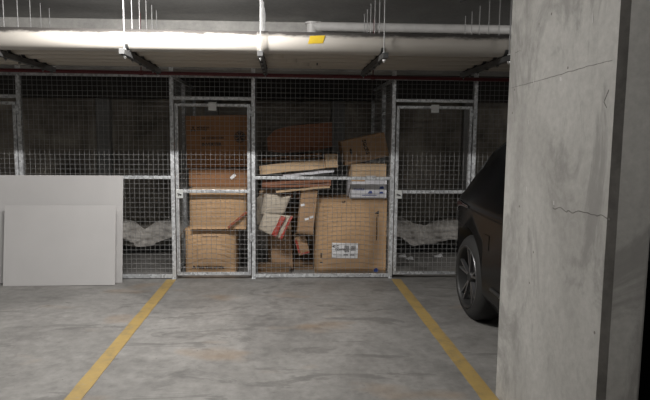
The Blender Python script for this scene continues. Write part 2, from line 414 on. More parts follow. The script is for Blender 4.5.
# ------------------------------------------------------------------ ceiling services
ZB = 2.174; PR = .087
PY = [4.70, 4.945, 5.20, 5.44, 5.645]
labs = ['large white pipe at the front of the overhead rack, with a yellow sticker',
        'cream pipe directly behind the large white front pipe',
        'cream pipe in the middle of the overhead rack',
        'cream pipe second from the back of the overhead rack',
        'cream pipe at the very back of the overhead rack']
for i, y in enumerate(PY):
    t = thing('overhead_pipe', labs[i], 'pipe', (0, y, ZB+PR-.0025), group='pipes on the overhead rack')
    mt = M['pipe'] if i == 0 else M['pipe2']
    MB().tube((XL+.02, 0, 0), (XR-.02, 0, 0), PR, 48).build('pipe_wall', mt, t)
    for x in (-5.2, -.17+.12*i, 4.6):
        MB().lathe([(x-.045, PR), (x-.043, PR+.003), (x+.043, PR+.003), (x+.045, PR)], (0, 0, 0), n=40).build('pipe_joint', mt, t)
    if i == 0:
        def arc(x0, x1, a0, a1, sk=0, r=PR+.0025):
            return lambda u, v: Vector((x0+(x1-x0)*u+sk*v, -r*math.cos(a0+(a1-a0)*v), r*math.sin(a0+(a1-a0)*v)+.006*u))
        c = at(316.5, 39, 4.62).x
        MB().grid(arc(c-.068, c+.052, math.radians(-12), math.radians(30), .016), 6, 8).build('yellow_sticker', M['yellow'], t)
    if i == 3:
        c = at(317, 65, 5.3).x
        MB().grid(lambda u, v: Vector((c+.014*u, -(PR+.002)*math.cos(-1.25+.6*v), (PR+.002)*math.sin(-1.25+.6*v))), 2, 6).build('ink_mark', M['ink'], t)
# struts with rods
for i, x in enumerate((-3.28, -2.25, -1.235, -.185, .79, 1.80, 2.85)):
    lab = ['dark strut channel outside the frame at far left', 'dark strut channel hanging at the left edge of the frame',
           'dark strut channel hanging above the left parking line', 'dark strut channel nearest the middle of the pipe rack',
           'dark strut channel hanging above the right-hand cartons', 'dark strut channel hanging just left of the column',
           'dark strut channel hidden behind the column'][i]
    t = thing('strut_support', lab, 'pipe support', (x, 0, ZB-.045), group='strut channels under the pipes')
    ya, yb = 4.50, 5.80
    g = MB().box(-.021, .021, ya, yb, -.004, -.001).box(-.021, -.018, ya, yb, -.001, .037).box(.018, .021, ya, yb, -.001, .037)
    g.box(-.018, -.009, ya, yb, .034, .037).box(.009, .018, ya, yb, .034, .037)
    g.build('channel', M['strut'], t)
    MB().bbox(-.0215, .0215, ya-.004, ya+.002, -.005, .037, .002).build('end_cap', M['strut'], t)
    for y in PY:
        MB().bbox(-.024, .024, y-.05, y+.05, .0375, .045, .002).build('pipe_pad', M['rubber'], t)
        for s in (-1, 1):
            MB().grid(lambda u, v: Vector((-.016+.032*u, y+s*(PR+.004)*math.sin(.35+.75*v), .045+PR-(PR+.004)*math.cos(.35+.75*v))), 1, 8).build('saddle_strap', M['strut'], t)
    rods = [4.58] + [(a+b_)/2 for a, b_ in zip(PY, PY[1:])] + [5.745]
    for j, y in enumerate(rods):
        r = .0052 if j == 0 else .004
        MB().tube((0, y, -.03), (0, y, ZC-(ZB-.045)), r, 8).build('threaded_rod', M['rod'], t)
        MB().tube((0, y, -.018), (0, y, -.006), .013, 6, smooth=False).build('hex_nut', M['plate'] if j == 0 else M['strut'], t)
        MB().tube((0, y, .0375), (0, y, .049), .013, 6, smooth=False).build('hex_nut', M['plate'] if j == 0 else M['strut'], t)
# red sprinkler pipe
t = thing('sprinkler_pipe', 'thin dark red pipe running along the top of the cage front', 'pipe', (0, 5.88, 2.129), (0, .006, 0))
MB().tube((XL+.02, 0, .0), (XR-.02, 0, 0), .019, 16).build('pipe_wall', M['red'], t)
for x in (-3.4, at(141, 70, 5.88).x, at(373, 75, 5.88).x, 3.2):
    MB().tube((x, 0, .015), (x, 0, .58), .006, 8).lathe([(x-.022, .019), (x-.022, .024), (x+.022, .024), (x+.022, .019)], (0, 0, 0), n=16).build('pipe_hanger', M['red'], t)
# white waste pipe on the beam, with an upstand cap
xs = at(309, 27, 5.95).x
t = thing('waste_pipe', 'white plastic waste pipe with a capped end behind the front pipe', 'pipe', (xs, 5.95, at(410, 28, 5.95).z+.02))
MB().tube((.1, 0, -.02), (6.5, 0, -.02), .045, 24).build('pipe_wall', M['pvc'], t)
MB().tube((.03, -.0, -.10), (.03, 0, .0), .052, 24).tube((.03, 0, .0), (.03, 0, .018), .07, 24).tube((.03, 0, -.02), (.12, 0, -.02), .05, 24).build('capped_tee', M['pvc'], t)
# conduit on the ceiling
a = at(448, 34, 5.2); a = Vector((1.55, 5.1, ZC-.015)); b2 = Vector((2.0, 4.0, ZC-.015))
g = MB().path([a, Vector((1.65, 4.7, ZC-.015)), b2, Vector((2.2, 3.0, ZC-.015))], .011, 8)
tag(g.build('ceiling_conduit', M['strut']), 'thin dark conduit running diagonally across the ceiling left of the column', 'conduit')

# battens
for (x, y, z, L, wt, ax, lab) in BATTENS:
    t = thing('batten_light', lab, 'ceiling light', (x, y, z), group=None)
    MB().bbox(-L/2, L/2, -.05, .05, -.005, ZC-z, .006).build('housing', M['housing'], t)
    MB().tube((-L/2+.03, 0, -.018), (L/2-.03, 0, -.018), .013, 12).build('lamp_tube', M['lit'], t)

# ------------------------------------------------------------------ white boards
def board(name, lab, u0, u1, vtop, ybot, ytop, thick=.012, udl=0):
    zt = at((u0+u1)/2, vtop, ytop).z; x0 = at(u0, 240, (ybot+ytop)/2).x; x1 = at(u1, 240, (ybot+ytop)/2).x
    ang = math.atan2(ytop-ybot, zt); h = math.hypot(zt, ytop-ybot)
    t = thing(name, lab, 'board', ((x0+x1)/2, ybot, .003), (-ang, udl, 0)); w2 = (x1-x0)/2
    MB().bbox(-w2, w2, 0, thick*.5, 0, h, .0015).build('face_panel', M['white'], t)
    MB().bbox(-w2+.001, w2-.001, thick*.5, thick, .001, h-.001, .0015).build('back_layer', M['edge'], t)
    return t
board('white_board', 'large white board leaning on the mesh panel, behind the smaller one', -40, 123, 175.5, 5.84, 5.985, .014)
board('white_board', 'smaller white board leaning in front of the larger white board', 3.5, 115.5, 206, 5.74, 5.865, .010, -.004)

# ------------------------------------------------------------------ cartons
def front_fn(w, h, bulge, cr, seed):
    def f(x, z):
        return -bulge*math.cos(PI*x/w)*math.sin(PI*min(max(z/h, 0), 1)) + cr*noise.noise(Vector((x*5+seed, z*5, seed*1.7)))
    return f
class Carton: pass
def carton(lab, u0, v0, u1, v1, hpx, Y, depth, m, bulge=.01, cr=.006, yaw=0, seed=0, flaps='closed', lean=0, group='cardboard cartons in the cage', name='cardboard_carton', zb=None):
    """(u0,v0)-(u1,v1) = bottom edge in the photograph, hpx = height, Y = depth of the front face"""
    P, Q = at(u0, v0, Y), at(u1, v1, Y); h = hpx*Y/FPX
    if zb is not None: h = at((u0+u1)/2, hpx, Y).z-zb; P.z = Q.z = zb     # hpx is then the height of the top edge
    w = (Q-P).length/max(.5, math.cos(yaw))
    tilt = -math.atan2(Q.z-P.z, Q.x-P.x)
    c = (P+Q)/2
    t = thing(name, lab, 'carton', c, (lean, tilt, yaw), group)
    f = front_fn(w, h, bulge, cr, seed); N = 12
    g = MB()
    g.grid(lambda a, b: Vector(((a-.5)*w, f((a-.5)*w, b*h)*(1 if 0 else 1), b*h)), N, N)
    def back(x, z): return depth + .5*bulge*math.cos(PI*x/w) + cr*noise.noise(Vector((x*5, z*5, seed+9)))
    g.grid(lambda a, b: Vector(((.5-a)*w, back((.5-a)*w, b*h), b*h)), N, N)
    for s in (-1, 1):
        g.grid(lambda a, b: Vector((s*w/2 + s*min(bulge*.5, .008)*math.sin(PI*a)*math.sin(PI*b), f(s*w/2, b*h)*(1-a)+back(s*w/2, b*h)*a, b*h)), 8, N)
    g.grid(lambda a, b: Vector(((a-.5)*w, f((a-.5)*w, 0)*(1-b)+back((a-.5)*w, 0)*b, 0)), N, 6)
    if flaps != 'open':
        g.grid(lambda a, b: Vector(((a-.5)*w, f((a-.5)*w, h)*(1-b)+back((a-.5)*w, h)*b, h - (.012 if flaps == 'sag' else 0)*math.sin(PI*b)*math.sin(PI*a))), N, 6)
    bd = g.build('body', m, t)
    md = bd.modifiers.new('weld', 'WELD'); md.merge_threshold = .0008
    if flaps == 'open':
        sd = bd.modifiers.new('solid', 'SOLIDIFY'); sd.thickness = .004; sd.offset = -1
        for (s, ln, an) in ((-1, depth*.45, -.5), (1, depth*.45, .25)):
            def fp(a, b): 
                y = (0 if s < 0 else depth)+ s*math.cos(an)*ln*b*(1 if s < 0 else 1); return Vector(((a-.5)*w*.98, y, h+math.sin(an)*ln*b+.004*math.sin(a*9)))
            q = MB().grid(fp, 8, 3).build('top_flap', m, t); sm = q.modifiers.new('s', 'SOLIDIFY'); sm.thickness = .004
    else:
        # meeting seam of the two top flaps, and its tape
        yt = depth*.5
        MB().bbox(-w/2+.004, w/2-.004, yt-.024, yt+.024, h-.001, h+.0025, .0008).build('sealing_tape', M['tape'], t)
    k = Carton(); k.t, k.w, k.h, k.f, k.b = t, w, h, f, bd; k.depth = depth
    return k
def decal(k, name, m, x0, x1, z0, z1, off=.003, rot=0, nseg=8):
    cx, cz = (x0+x1)/2, (z0+z1)/2; ca, sa = math.cos(rot), math.sin(rot)
    def p(a, b, o=off):
        dx, dz = (a-.5)*(x1-x0), (b-.5)*(z1-z0); x, z = cx+dx*ca-dz*sa, cz+dx*sa+dz*ca
        return Vector((x, k.f(x, z)-o, z))
    g = MB().grid(p, nseg, nseg)
    return g.build(name, m, k.t)
def to_mesh_text(s, size):
    cu = bpy.data.curves.new('t', 'FONT'); cu.body = s; cu.size = size; cu.align_x = 'LEFT'; cu.resolution_u = 3; cu.offset = size*.035
    o = bpy.data.objects.new('t', cu); C.objects.link(o); bpy.context.view_layer.update()
    me = bpy.data.meshes.new_from_object(o.evaluated_get(bpy.context.evaluated_depsgraph_get()))
    bpy.data.objects.remove(o); return me
def text(k, s, x, z, size, m='ink', rot=0, name='printed_text', off=.0045, bold=0):
    me = to_mesh_text(s, size); ca, sa = math.cos(rot), math.sin(rot)
    for q in me.vertices:
        a, b = q.co.x, q.co.y; X, Z = x+a*ca-b*sa, z+a*sa+b*ca; q.co = Vector((X, k.f(X, Z)-off, Z))
    me.materials.clear(); me.materials.append(M[m] if isinstance(m, str) else m)
    o = bpy.data.objects.new(name, me); C.objects.link(o); o.parent = k.t; me.name = name
    return o
def polydecal(k, polys, m, name, off=.004):
    g = MB()
    for p in polys: g.add([(x, k.f(x, z)-off, z) for (x, z) in p], [tuple(range(len(p)))])
    return g.build(name, m, k.t, fix=False)
def L(k, u, v, Y):                       # photo position -> local x,z on a carton front
    p = at(u, v, Y); q = k.t.matrix_basis.inverted() @ p; return q.x, q.z

# carton cage, behind the gate
Y1 = 6.205
k = carton('square tan carton standing on the floor right behind the gate', 186, 272, 236, 272, 228.5, Y1, .40, M['tan'], .09, .006, 0, 1, zb=.004)
x, z = L(k, 193, 268, Y1); text(k, 'A Fine line of life', x, z, .05)
x, z = L(k, 203, 236, Y1); decal(k, 'printed_line', M['ink'], x, x+.17, z-.002, z+.003)
MB().grid(lambda a, b: Vector((-k.w/2-.004-.075*b, .02*b+.12*a, k.h-.01-.12*b+.03*a)), 4, 4).build('torn_flap', M['tan'], k.t)
ztop = .004+k.h+.005; bpy.context.view_layer.update()

Y2 = 6.12
zz = lambda vtop, vbot, Y, u: at(u, vtop, Y).z-at(u, vbot, Y).z
k2 = carton('wide tan carton on top of the floor carton behind the gate', 190, 230, 246, 229, 189, Y2, .42, M['tan'], .02, .006, 0, 2, zb=ztop)
z2 = ztop+k2.h+.005
k3 = carton('dark brown carton under the biggest one in the gate stack', 189, 188, 248, 188, 168.5, 6.38, .44, M['brown'], .006, .005, 0, 3, zb=z2)
z3 = z2+k3.h+.008
k4 = carton('tall brown carton topmost behind the gate, with three diamonds printed', 187, 168, 250, 168, 116, 6.36, .46, M['brown'], .008, .004, 0, 4, zb=z3)
k4.t.rotation_euler = (0, -.022, 0); k4.t.location.z += .006
bpy.context.view_layer.update()
s_ = k4.w
cx, cz = L(k4, 193.2, 129.5, 6.36); r = .021
def rhomb(cx, cz, a): 
    d = Vector((math.sin(a), math.cos(a))); e = Vector((d.y, -d.x)); h1 = r*1.9
    return [(cx, cz), (cx+d.x*h1/2+e.x*r*.55, cz+d.y*h1/2+e.y*r*.55), (cx+d.x*h1, cz+d.y*h1), (cx+d.x*h1/2-e.x*r*.55, cz+d.y*h1/2-e.y*r*.55)]
polydecal(k4, [rhomb(cx, cz, a) for a in (0, 2*PI/3, 4*PI/3)], M['ink'], 'printed_emblem')
x, z = L(k4, 197, 128.5, 6.36); text(k4, 'MITSUBISHI', x, z, .026); text(k4, 'ELECTRIC', x, z-.026, .026)
x, z = L(k4, 202, 139, 6.36); text(k4, 'AIR CONDITIONER', x, z, .028, 'ink')
x, z = L(k4, 202, 146, 6.36); text(k4, 'INVERTER', x, z, .048, 'ink')
# round fan symbol
cx, cz = L(k4, 240, 137, 6.36); ro = .062
def ring(r0, r1, n=28): return [[(cx+r0*math.cos(2*PI*i/n), cz+r0*math.sin(2*PI*i/n)), (cx+r1*math.cos(2*PI*i/n), cz+r1*math.sin(2*PI*i/n)),
          (cx+r1*math.cos(2*PI*(i+1)/n), cz+r1*math.sin(2*PI*(i+1)/n)), (cx+r0*math.cos(2*PI*(i+1)/n), cz+r0*math.sin(2*PI*(i+1)/n))] for i in range(n)]
blades = []
for i in range(5):
    a = 2*PI*i/5; blades.append([(cx+.014*math.cos(a), cz+.014*math.sin(a)), (cx+.05*math.cos(a-.1), cz+.05*math.sin(a-.1)), (cx+.052*math.cos(a+.45), cz+.052*math.sin(a+.45)), (cx+.05*math.cos(a+.85), cz+.05*math.sin(a+.85)), (cx+.014*math.cos(a+.9), cz+.014*math.sin(a+.9))])
polydecal(k4, ring(.054, ro)+ring(0.002, .013)+blades, M['ink'], 'printed_emblem')
x, z = L(k4, 239, 147.5, 6.36); decal(k4, 'printed_line', M['ink'], x, x+.012, z-.02, z+.01); decal(k4, 'printed_line', M['ink'], x+.05, x+.062, z-.02, z+.01)
x, z = L(k3, 233, 177, 6.38); decal(k3, 'paper_tag', M['paper'], x-.035, x+.035, z-.012, z+.022, .006, .75)
for (uu, vv, nm) in ((183.2, 264, 'x'), (183, 270, 'y')):
    p = at(uu, vv, 6.16)
# scrap paper on the floor inside
def scrap(lab, u, v, s=.035, sd=0, cat='paper scrap'):
    d = ray(u, v); tt = -H/d.z; p = Vector((d.x*tt, d.y*tt, 0))
    g = MB().grid(lambda a, b: Vector(((a-.5)*s*2, (b-.5)*s*1.4, .006+.4*s*abs(noise.noise(Vector((a*3+sd, b*3, sd))))+.5*s*a*b)), 6, 5)
    o = g.build('paper_scrap', M['paper']); o.location = p
    sm = o.modifiers.new('s', 'SOLIDIFY'); sm.thickness = .0015
    tag(o, lab, cat, 'white scraps on the cage floor')
scrap('white paper scrap at the foot of the gate, left of the floor carton', 183, 268, .03, 3)
scrap('white paper scrap on the floor left in the empty cage', 402, 257, .05, 1)
scrap('crumpled white scrap on the floor left of centre in the empty cage', 409, 259.5, .05, 5)
scrap('white paper scrap on the floor nearest the car, in the empty cage', 438, 257, .055, 7)
# narrow box with red edges leaning between the stack and the post
g0 = at(228, 229, 6.073); g1 = at(247, 213, 6.073)
t = thing('folded_carton', 'flattened carton with red stripes wedged right of the gate stack', 'carton', g0+Vector((0, 0, .012)), (0, -math.atan2(g1.z-g0.z, g1.x-g0.x), 0))
Lf = (g1-g0).length
MB().bbox(0, Lf, 0, .022, -.012, .012, .003).build('body', M['brown'], t)
for dz in (-.008, .006): MB().box(.002, Lf-.002, -.0015, 0, dz, dz+.005).build('printed_stripe', M['redink'], t)

# ---- pile behind the fixed panel
YC = 6.215
kb = carton('largest tan carton with a white shipping label, on the floor', 315, 274.3, 385.5, 274.3, 198, YC, .36, M['tan'], .10, .008, 0, 11, zb=.004); bpy.context.view_layer.update()
x0, z0 = L(kb, 331.5, 257, YC); x1, z1 = L(kb, 357, 241.5, YC)
decal(kb, 'shipping_label', M['paper'], x0, x1, z0, z1, .004)
W = x1-x0; Hh = z1-z0
text(kb, '42 C', x0+.01*W, z0+.70*Hh, .034, off=.0055); text(kb, 'DEWFO', x0+.12*W, z0+.52*Hh, .030, off=.0055)
for cxx in (.47, .72):
    for i in range(9):
        xx = x0+(cxx+.022*i)*W; decal(kb, 'barcode_bar', M['ink'], xx, xx+W*(.008+.006*(i % 2)), z0+(.40 if cxx < .5 else .50)*Hh, z0+.84*Hh, .0055, 0, 2)
    decal(kb, 'printed_line', M['ink'], x0+(cxx-.02)*W, x0+(cxx+.15)*W, z0+.19*Hh, z0+.25*Hh, .0055, 0, 4)
decal(kb, 'printed_line', M['ink'], x0+.04*W, x0+.38*W, z0+.2*Hh, z0+.22*Hh, .0055, 0, 4)
for (u, v, w_, h_, nm) in ((376, 228, .008, .26, 1), (321, 255, .012, .055, 1), (321, 262, .03, .012, 1)):
    x, z = L(kb, u, v, YC); decal(kb, 'printed_line', M['ink'], x-w_/2, x+w_/2, z-h_/2, z+h_/2, .004, 0, 4)
def circ(k, u, v, r, Y, m, nm, n=20):
    x, z = L(k, u, v, Y); polydecal(k, [[(x+r*math.cos(2*PI*i/n), z+r*math.sin(2*PI*i/n)) for i in range(n)]], m, nm, .006)
circ(kb, 375.8, 270, .026, YC, M['blue'], 'blue_sticker')
x, z = L(kb, 374, 213, YC); polydecal(kb, [[(x, z), (x+.05, z+.03), (x+.05, z-.01)], [(x+.01, z-.03), (x+.05, z-.022), (x+.05, z-.03)]], M['ink'], 'printed_mark', .005)
text(kb, 'UP', *L(kb, 342, 202.5, YC), .03)
zb = .004+kb.h+.006
kw = carton('white carton with blue print lying on the largest carton', 350, 197, 386.5, 196, 179.5, 6.17, .30, M['whitebox'], .004, .003, 0, 12, zb=zb); bpy.context.view_layer.update()
for (u, v, w2, h2) in ((370, 192, .05, .030), (381.5, 187.5, .065, .03), (381, 192.5, .055, .022)):
    x, z = L(kw, u, v, 6.17); polydecal(kw, [[(x-w2/2, z-h2/2), (x+w2/2, z-h2/2), (x+w2*.3, z+h2/2), (x-w2*.2, z+h2*.3)]], M['blue'], 'blue_print')
text(kw, 'FRAGILE', *L(kw, 354, 190, 6.17), .03, 'blue'); 
x, z = L(kw, 362, 195.5, 6.17); decal(kw, 'printed_line', M['blue'], x, x+.16, z, z+.006)
MB().bbox(-kw.w/2+.01, -kw.w/2+.16, -.004, -.001, kw.h-.02, kw.h-.003, .001).build('tape_strip', M['tan'], kw.t)
zw = zb+kw.h+.012
kt = carton('tan carton stacked above the white carton with blue print', 350.5, 180, 386, 180, 163.5, 6.20, .30, M['pale'], .005, .004, 0, 13, zb=zw); bpy.context.view_layer.update()
x, z = L(kt, 371, 177, 6.20); decal(kt, 'paper_label', M['paper'], x-.055, x+.055, z-.03, z+.014, .004)
MB().grid(lambda a, b: Vector((-.02+.2*a, -.012+.05*b, kt.h+.004+.012*abs(math.sin(a*7+b))+.01*noise.noise(Vector((a*8, b*8, 1))))), 10, 4).build('torn_white_lining', M['paper'], kt.t)
kd = carton('dark tan carton tilted on top of the right-hand stack', 345.5, 165.5, 389.0, 156, 24.5, 6.19, .36, M['kraft'], .008, .006, 0, 14)
bpy.context.view_layer.update()
x, z = L(kd, 350.8, 151.5, 6.20); polydecal(kd, [[(x+.014*math.cos(2*PI*i/14), z+.034*math.sin(2*PI*i/14)) for i in range(14)]], M['ink'], 'hand_hole', .005)
text(kd, 'SGC', *L(kd, 362, 140, 6.20), .055, rot=-PI/2); text(kd, 'EG', *L(kd, 365, 149, 6.20), .05, rot=-PI/2)
# big bent carton at the back
def bent(lab, prof, Y, depth, m, name='bent_carton'):
    top = [at(u, v, Y) for u, v in prof[0]]; bot = [at(u, v, Y) for u, v in prof[1]]
    c = (bot[0]+bot[-1])/2; t = thing(name, lab, 'carton', c, group='cardboard cartons in the cage')
    def ip(a, s): 
        k = min(int(s*(len(a)-1)), len(a)-2); f = s*(len(a)-1)-k; return a[k].lerp(a[k+1], f)-c
    g = MB()
    def fr(s, q): p = ip(bot, s).lerp(ip(top, s), q); p.y += -.05*math.sin(PI*s)*math.sin(PI*q)+.012*noise.noise(p*6); return p
    def bk(s, q): p = fr(1-s, q); p.y += depth; return p
    g.grid(fr, 16, 8); g.grid(bk, 16, 8)
    for e in (0, 1):
        g.grid(lambda s, q: fr(e, q)+Vector((0, depth*s, 0)), 4, 8)
        g.grid(lambda s, q: fr(s, e)+Vector((0, depth*q, 0)), 16, 4)
    g.build('body', m, t); return t
# heap of flattened cartons carrying the bent one (leaning stack to the floor)
bent('large bent brown carton arched over the flattened cartons', ([(267, 138), (275, 130), (290, 126), (310, 124), (332, 122.5)], [(268, 151), (284, 153), (300, 152), (318, 150), (332, 147)]), 6.45, .40, M['redb'])
def slab(lab, u0, v0, u1, v1, hpx, Y, depth, m, layers=1, name='flattened_carton', wav=.004, m2=None, th=.004, yaw=0):
    P, Q = at(u0, v0, Y), at(u1, v1, Y); w = (Q-P).length; h = hpx*Y/FPX
    t = thing(name, lab, 'carton', (P+Q)/2, (0, -math.atan2(Q.z-P.z, Q.x-P.x), yaw), group='flattened cartons in the heap')
    for i in range(layers):
        z0 = h*i/layers; z1 = h*(i+.82)/layers
        sd = i*3.1+u0
        def zw_(x): return wav*math.sin(x*7+sd)
        g = MB(); N = 12
        def e(a, b, z): x = (a-.5)*w; return Vector((x, depth*b+.012*noise.noise(Vector((x*6, sd, 0))), z+zw_(x)+.006*noise.noise(Vector((x*5, b*3, sd)))))
        g.grid(lambda a, b: e(a, b, z0), N, 4); g.grid(lambda a, b: e(a, b, z1), N, 4)
        g.grid(lambda a, b: e(a, 0, z0).lerp(e(a, 0, z1), b), N, 2); g.grid(lambda a, b: e(a, 1, z0).lerp(e(a, 1, z1), b), N, 2)
        g.grid(lambda a, b: e(0, b, z0).lerp(e(0, b, z1), a), 2, 4); g.grid(lambda a, b: e(1, b, z0).lerp(e(1, b, z1), a), 2, 4)
        g.build('cardboard_layer', m if i % 2 == 0 or m2 is None else m2, t)
    return t
slab('long pale flat carton sloping up to the right above the middle rail', 260, 175, 326, 168, 11, 6.20, .42, M['pale'], 1)
k = carton('small pale block of cardboard at the right end of the long flat one', 325.5, 168, 338, 167.5, 13.5, 6.15, .35, M['pale'], .003, .003, 0, 21)
slab('dull brown flat carton lying under the bent brown carton', 262, 163, 322, 157, 4.5, 6.40, .36, M['brown'], 2)
slab('thin whitish sheet of board resting just above the middle rail', 283, 177.3, 334, 172.5, 3, 6.18, .36, M['whitebox'], 1)
slab('reddish brown flattened carton just below the middle rail', 262, 189, 331, 186, 7, 6.22, .44, M['redb'], 2)
slab('thin tan strip of cardboard across the heap below the middle rail', 276, 192.5, 330, 188, 2.2, 6.11, .05, M['pale'], 1)
slab('dark flattened cartons filling the middle of the heap', 297, 200, 314, 199, 8, 6.36, .40, M['redb'], 3, m2=M['inner'])
slab('dark brown flat carton on the left below the middle rail', 259, 200, 293, 199, 8, 6.34, .40, M['inner'], 3, m2=M['redb'])
# supporting stack of cartons behind (dark, seen through gaps)
k = carton('dark brown carton standing at the back under the heap', 268, 262, 316, 262, 60, 6.62, .42, M['inner'], .01, .008, 0, 22)
k.t.location.z = .004
k = carton('tall beige carton standing behind the grey crumpled one', 272, 258, 293, 257, 52, 6.38, .20, M['kraft'], .012, .012, 0, 23)
k.t.location.z = .004; k.t.scale = (1, 1, 1)
# crumpled grey carton: two leaves
def leaf(parent, quad, Y, dy, m, nm='flap', th=.006, cr=.010):
    P = [at(u, v, Y+d)-parent.location for (u, v), d in zip(quad, dy)]
    g = MB().grid(lambda a, b: (P[0].lerp(P[1], a)).lerp(P[3].lerp(P[2], a), b)+Vector((0, -.02*math.sin(PI*a)*math.sin(PI*b)+cr*noise.noise(Vector((a*4, b*4, quad[0][0]))), 0)), 10, 10)
    o = g.build(nm, m, parent); sm = o.modifiers.new('s', 'SOLIDIFY'); sm.thickness = th; return o
base = at(272, 238, 6.22)
t = thing('crumpled_carton', 'crumpled greyish carton with red printed bands hanging open', 'carton', base, group='cardboard cartons in the cage')
leaf(t, [(260, 214), (284, 214), (291, 196), (264, 194)], 6.20, (.0, -.02, -.03, .05), M['grey'], 'upper_flap')
leaf(t, [(258, 229), (282, 240), (293, 216), (264, 213)], 6.15, (.0, -.03, .0, .04), M['grey'], 'lower_flap')
leaf(t, [(257, 224), (263, 226), (263, 192), (257, 198)], 6.28, (0, 0, 0, 0), M['grey'], 'side_flap')
leaf(t, [(262, 196), (284, 197), (276, 188), (259, 191)], 6.26, (0, 0, .1, .1), M['pale'], 'torn_flap')
def strip(quad, m, dd=0): return leaf(t, quad, 6.12, (0, -.02, .005, .03), m, 'printed_band', .002, .002)
strip([(271, 235), (276, 237.3), (286, 217), (281, 215.5)], M['redink'])
strip([(279, 239), (281.8, 240), (293, 216.5), (290.5, 216)], M['redink'])
# middle carton, tilted, and little red one
k = carton('medium brown carton hanging tilted left of the largest carton', 297, 232, 312.5, 236.5, 45, 6.15, .18, M['kraft'], .006, .008, 0, 31)
k.t.rotation_euler = (0, .10, 0); bpy.context.view_layer.update()
for (u, v) in ((303, 205), (307, 219), (312, 217)):
    x, z = L(k, u, v, 6.15); decal(k, 'paper_remnant', M['paper'], x-.025, x+.02, z-.012, z+.012, .004, .3, 4)
k = carton('small brown carton with red corner print, under the tilted one', 299, 256, 310, 253, 20, 6.28, .28, M['kraft'], .004, .006, 0, 32)
bpy.context.view_layer.update()
decal(k, 'printed_band', M['redink'], -k.w/2+.004, -k.w/2+.026, .03, k.h-.03, .004, 0, 6); decal(k, 'printed_band', M['redink'], -k.w/2+.03, .06, .006, .024, .004, 0, 6)
slab('dark grey folded cartons lying on the floor under the heap', 292, 274, 313, 274, 14, 6.42, .16, M['inner'], 4)
slab('dark flattened cartons on the floor below the crumpled carton', 258, 273, 289, 273, 9, 6.19, .14, M['inner'], 3)

# ------------------------------------------------------------------ back of the cages: draped sheets over dark edging
def drape(lab, ua, ub, vtop, lows, seed):
    Yd = 7.52; P = at(ua, 240, Yd).x; Q = at(ub, 240, Yd).x
    n_ = len(lows)-1
    def low(s):
        k = min(int(s*n_), n_-1); f = s*n_-k; f = (1-math.cos(f*PI))/2 if 0 else f; v = lows[k]*(1-f)+lows[k+1]*f; return at(300, v, Yd).z
    vmax = max(lows); vmin = min(lows)
    def top(s):
        k = min(int(s*n_), n_-1); f = s*n_-k; v = lows[k]*(1-f)+lows[k+1]*f; return at(300, vtop+.6*max(0, v-vmin), Yd).z
    def p(s, q):
        zt = top(s)
        x = P+(Q-P)*s; z = low(s)*(1-q)+zt*q
        return Vector((x, Yd+.02*math.sin(s*26+seed)*(1-q*.6)+.05*noise.noise(Vector((x*9, z*14, seed)))+.02*noise.noise(Vector((x*30, z*40, seed)))+.07*q, z))
    o = MB().grid(p, 120, 20).build('dust_sheet', M['sheet']); sm = o.modifiers.new('s', 'SOLIDIFY'); sm.thickness = .004
    tag(o, lab, 'sheet', 'grey sheets hung at the back of the cages')
drape('grey sheet with a pointed lower edge, hung behind the left panel', 88, 200, 218, [252, 240, 236, 238, 243, 256, 243, 239, 236, 240, 248], 1)
drape('grey sheet with scalloped lower edge, hung at the back of the empty cage', 378, 520, 216, [240, 235, 238, 248, 252, 243, 239, 240, 241, 246, 252, 244, 240], 4)
g = MB()
for i in range(46):
    pass
def band(lab, x0, x1, sd):  # black run filling the dark gap below the sheets
    pts = [Vector((x0+(x1-x0)*i/30, 7.42+.03*math.sin(i*.7+sd), .05+.02*math.sin(i*.55+sd))) for i in range(31)]
    tag(MB().path(pts, .045, 12).build('black_band', M['rubber']), lab, 'band')
band('thick black hose on the floor at the back, behind the left mesh panel', -2.9, -1.35, 0)
band('thick black hose on the floor at the back of the empty cage', 1.3, 3.4, 2)

# ------------------------------------------------------------------ the car (fastback estate, tail towards the cages)
CX = 2.46
car = thing('car', 'black fastback car parked tail first behind the concrete column', 'car', (CX, 2.85, 0))
# stations along local y (world y-3.0): (y, belt half-width, z_low, z_belt, z_top, top half-width)
ST = [(-2.10, .52, .34, .70, .74, .30), (-2.02, .74, .25, .72, .79, .55), (-1.80, .88, .20, .78, .87, .66), (-1.40, .93, .19, .86, .97, .72),
      (-.90, .945, .19, .93, 1.06, .74), (-.55, .95, .19, .95, 1.16, .72), (-.10, .95, .19, .96, 1.42, .64), (.20, .95, .19, .965, 1.53, .62),
      (.60, .95, .19, .97, 1.56, .62), (1.00, .95, .19, .98, 1.54, .62), (1.35, .95, .20, .99, 1.55, .64), (1.65, .945, .20, 1.0, 1.53, .65), (1.90, .935, .21, 1.01, 1.45, .66),
      (2.12, .905, .24, 1.01, 1.31, .67), (2.28, .855, .29, 1.0, 1.17, .66), (2.40, .76, .33, .97, 1.05, .60), (2.48, .60, .38, .90, .95, .42)]
K = 15
def section(st):
    y, hw, zl, zb_, zt_, tw = st; out = []
    prof = [(0, zl, 1), (.75, zl, 1), (.93, zl+.03, 1), (.985, zl+.12, 1), (1.0, zl+.26, 1), (1.0, (zl+.26)*.45+zb_*.55, 1), (.995, zb_-.085, 1), (1.0, zb_-.06, 1), (.975, zb_, 1)]
    for a, z, _ in prof: out.append((a*hw, z))
    t_ = lambda f: (hw*.955*(1-f)+tw*f, zb_+.01+(zt_-zb_-.01)*f**.92)
    out += [t_(.12), t_(.5), t_(.86), (tw*.93, zt_+.012), (tw*.5, zt_+.03), (0, zt_+.035)]
    return [Vector((x, y, z)) for x, z in out]
secs = [section(s) for s in ST]
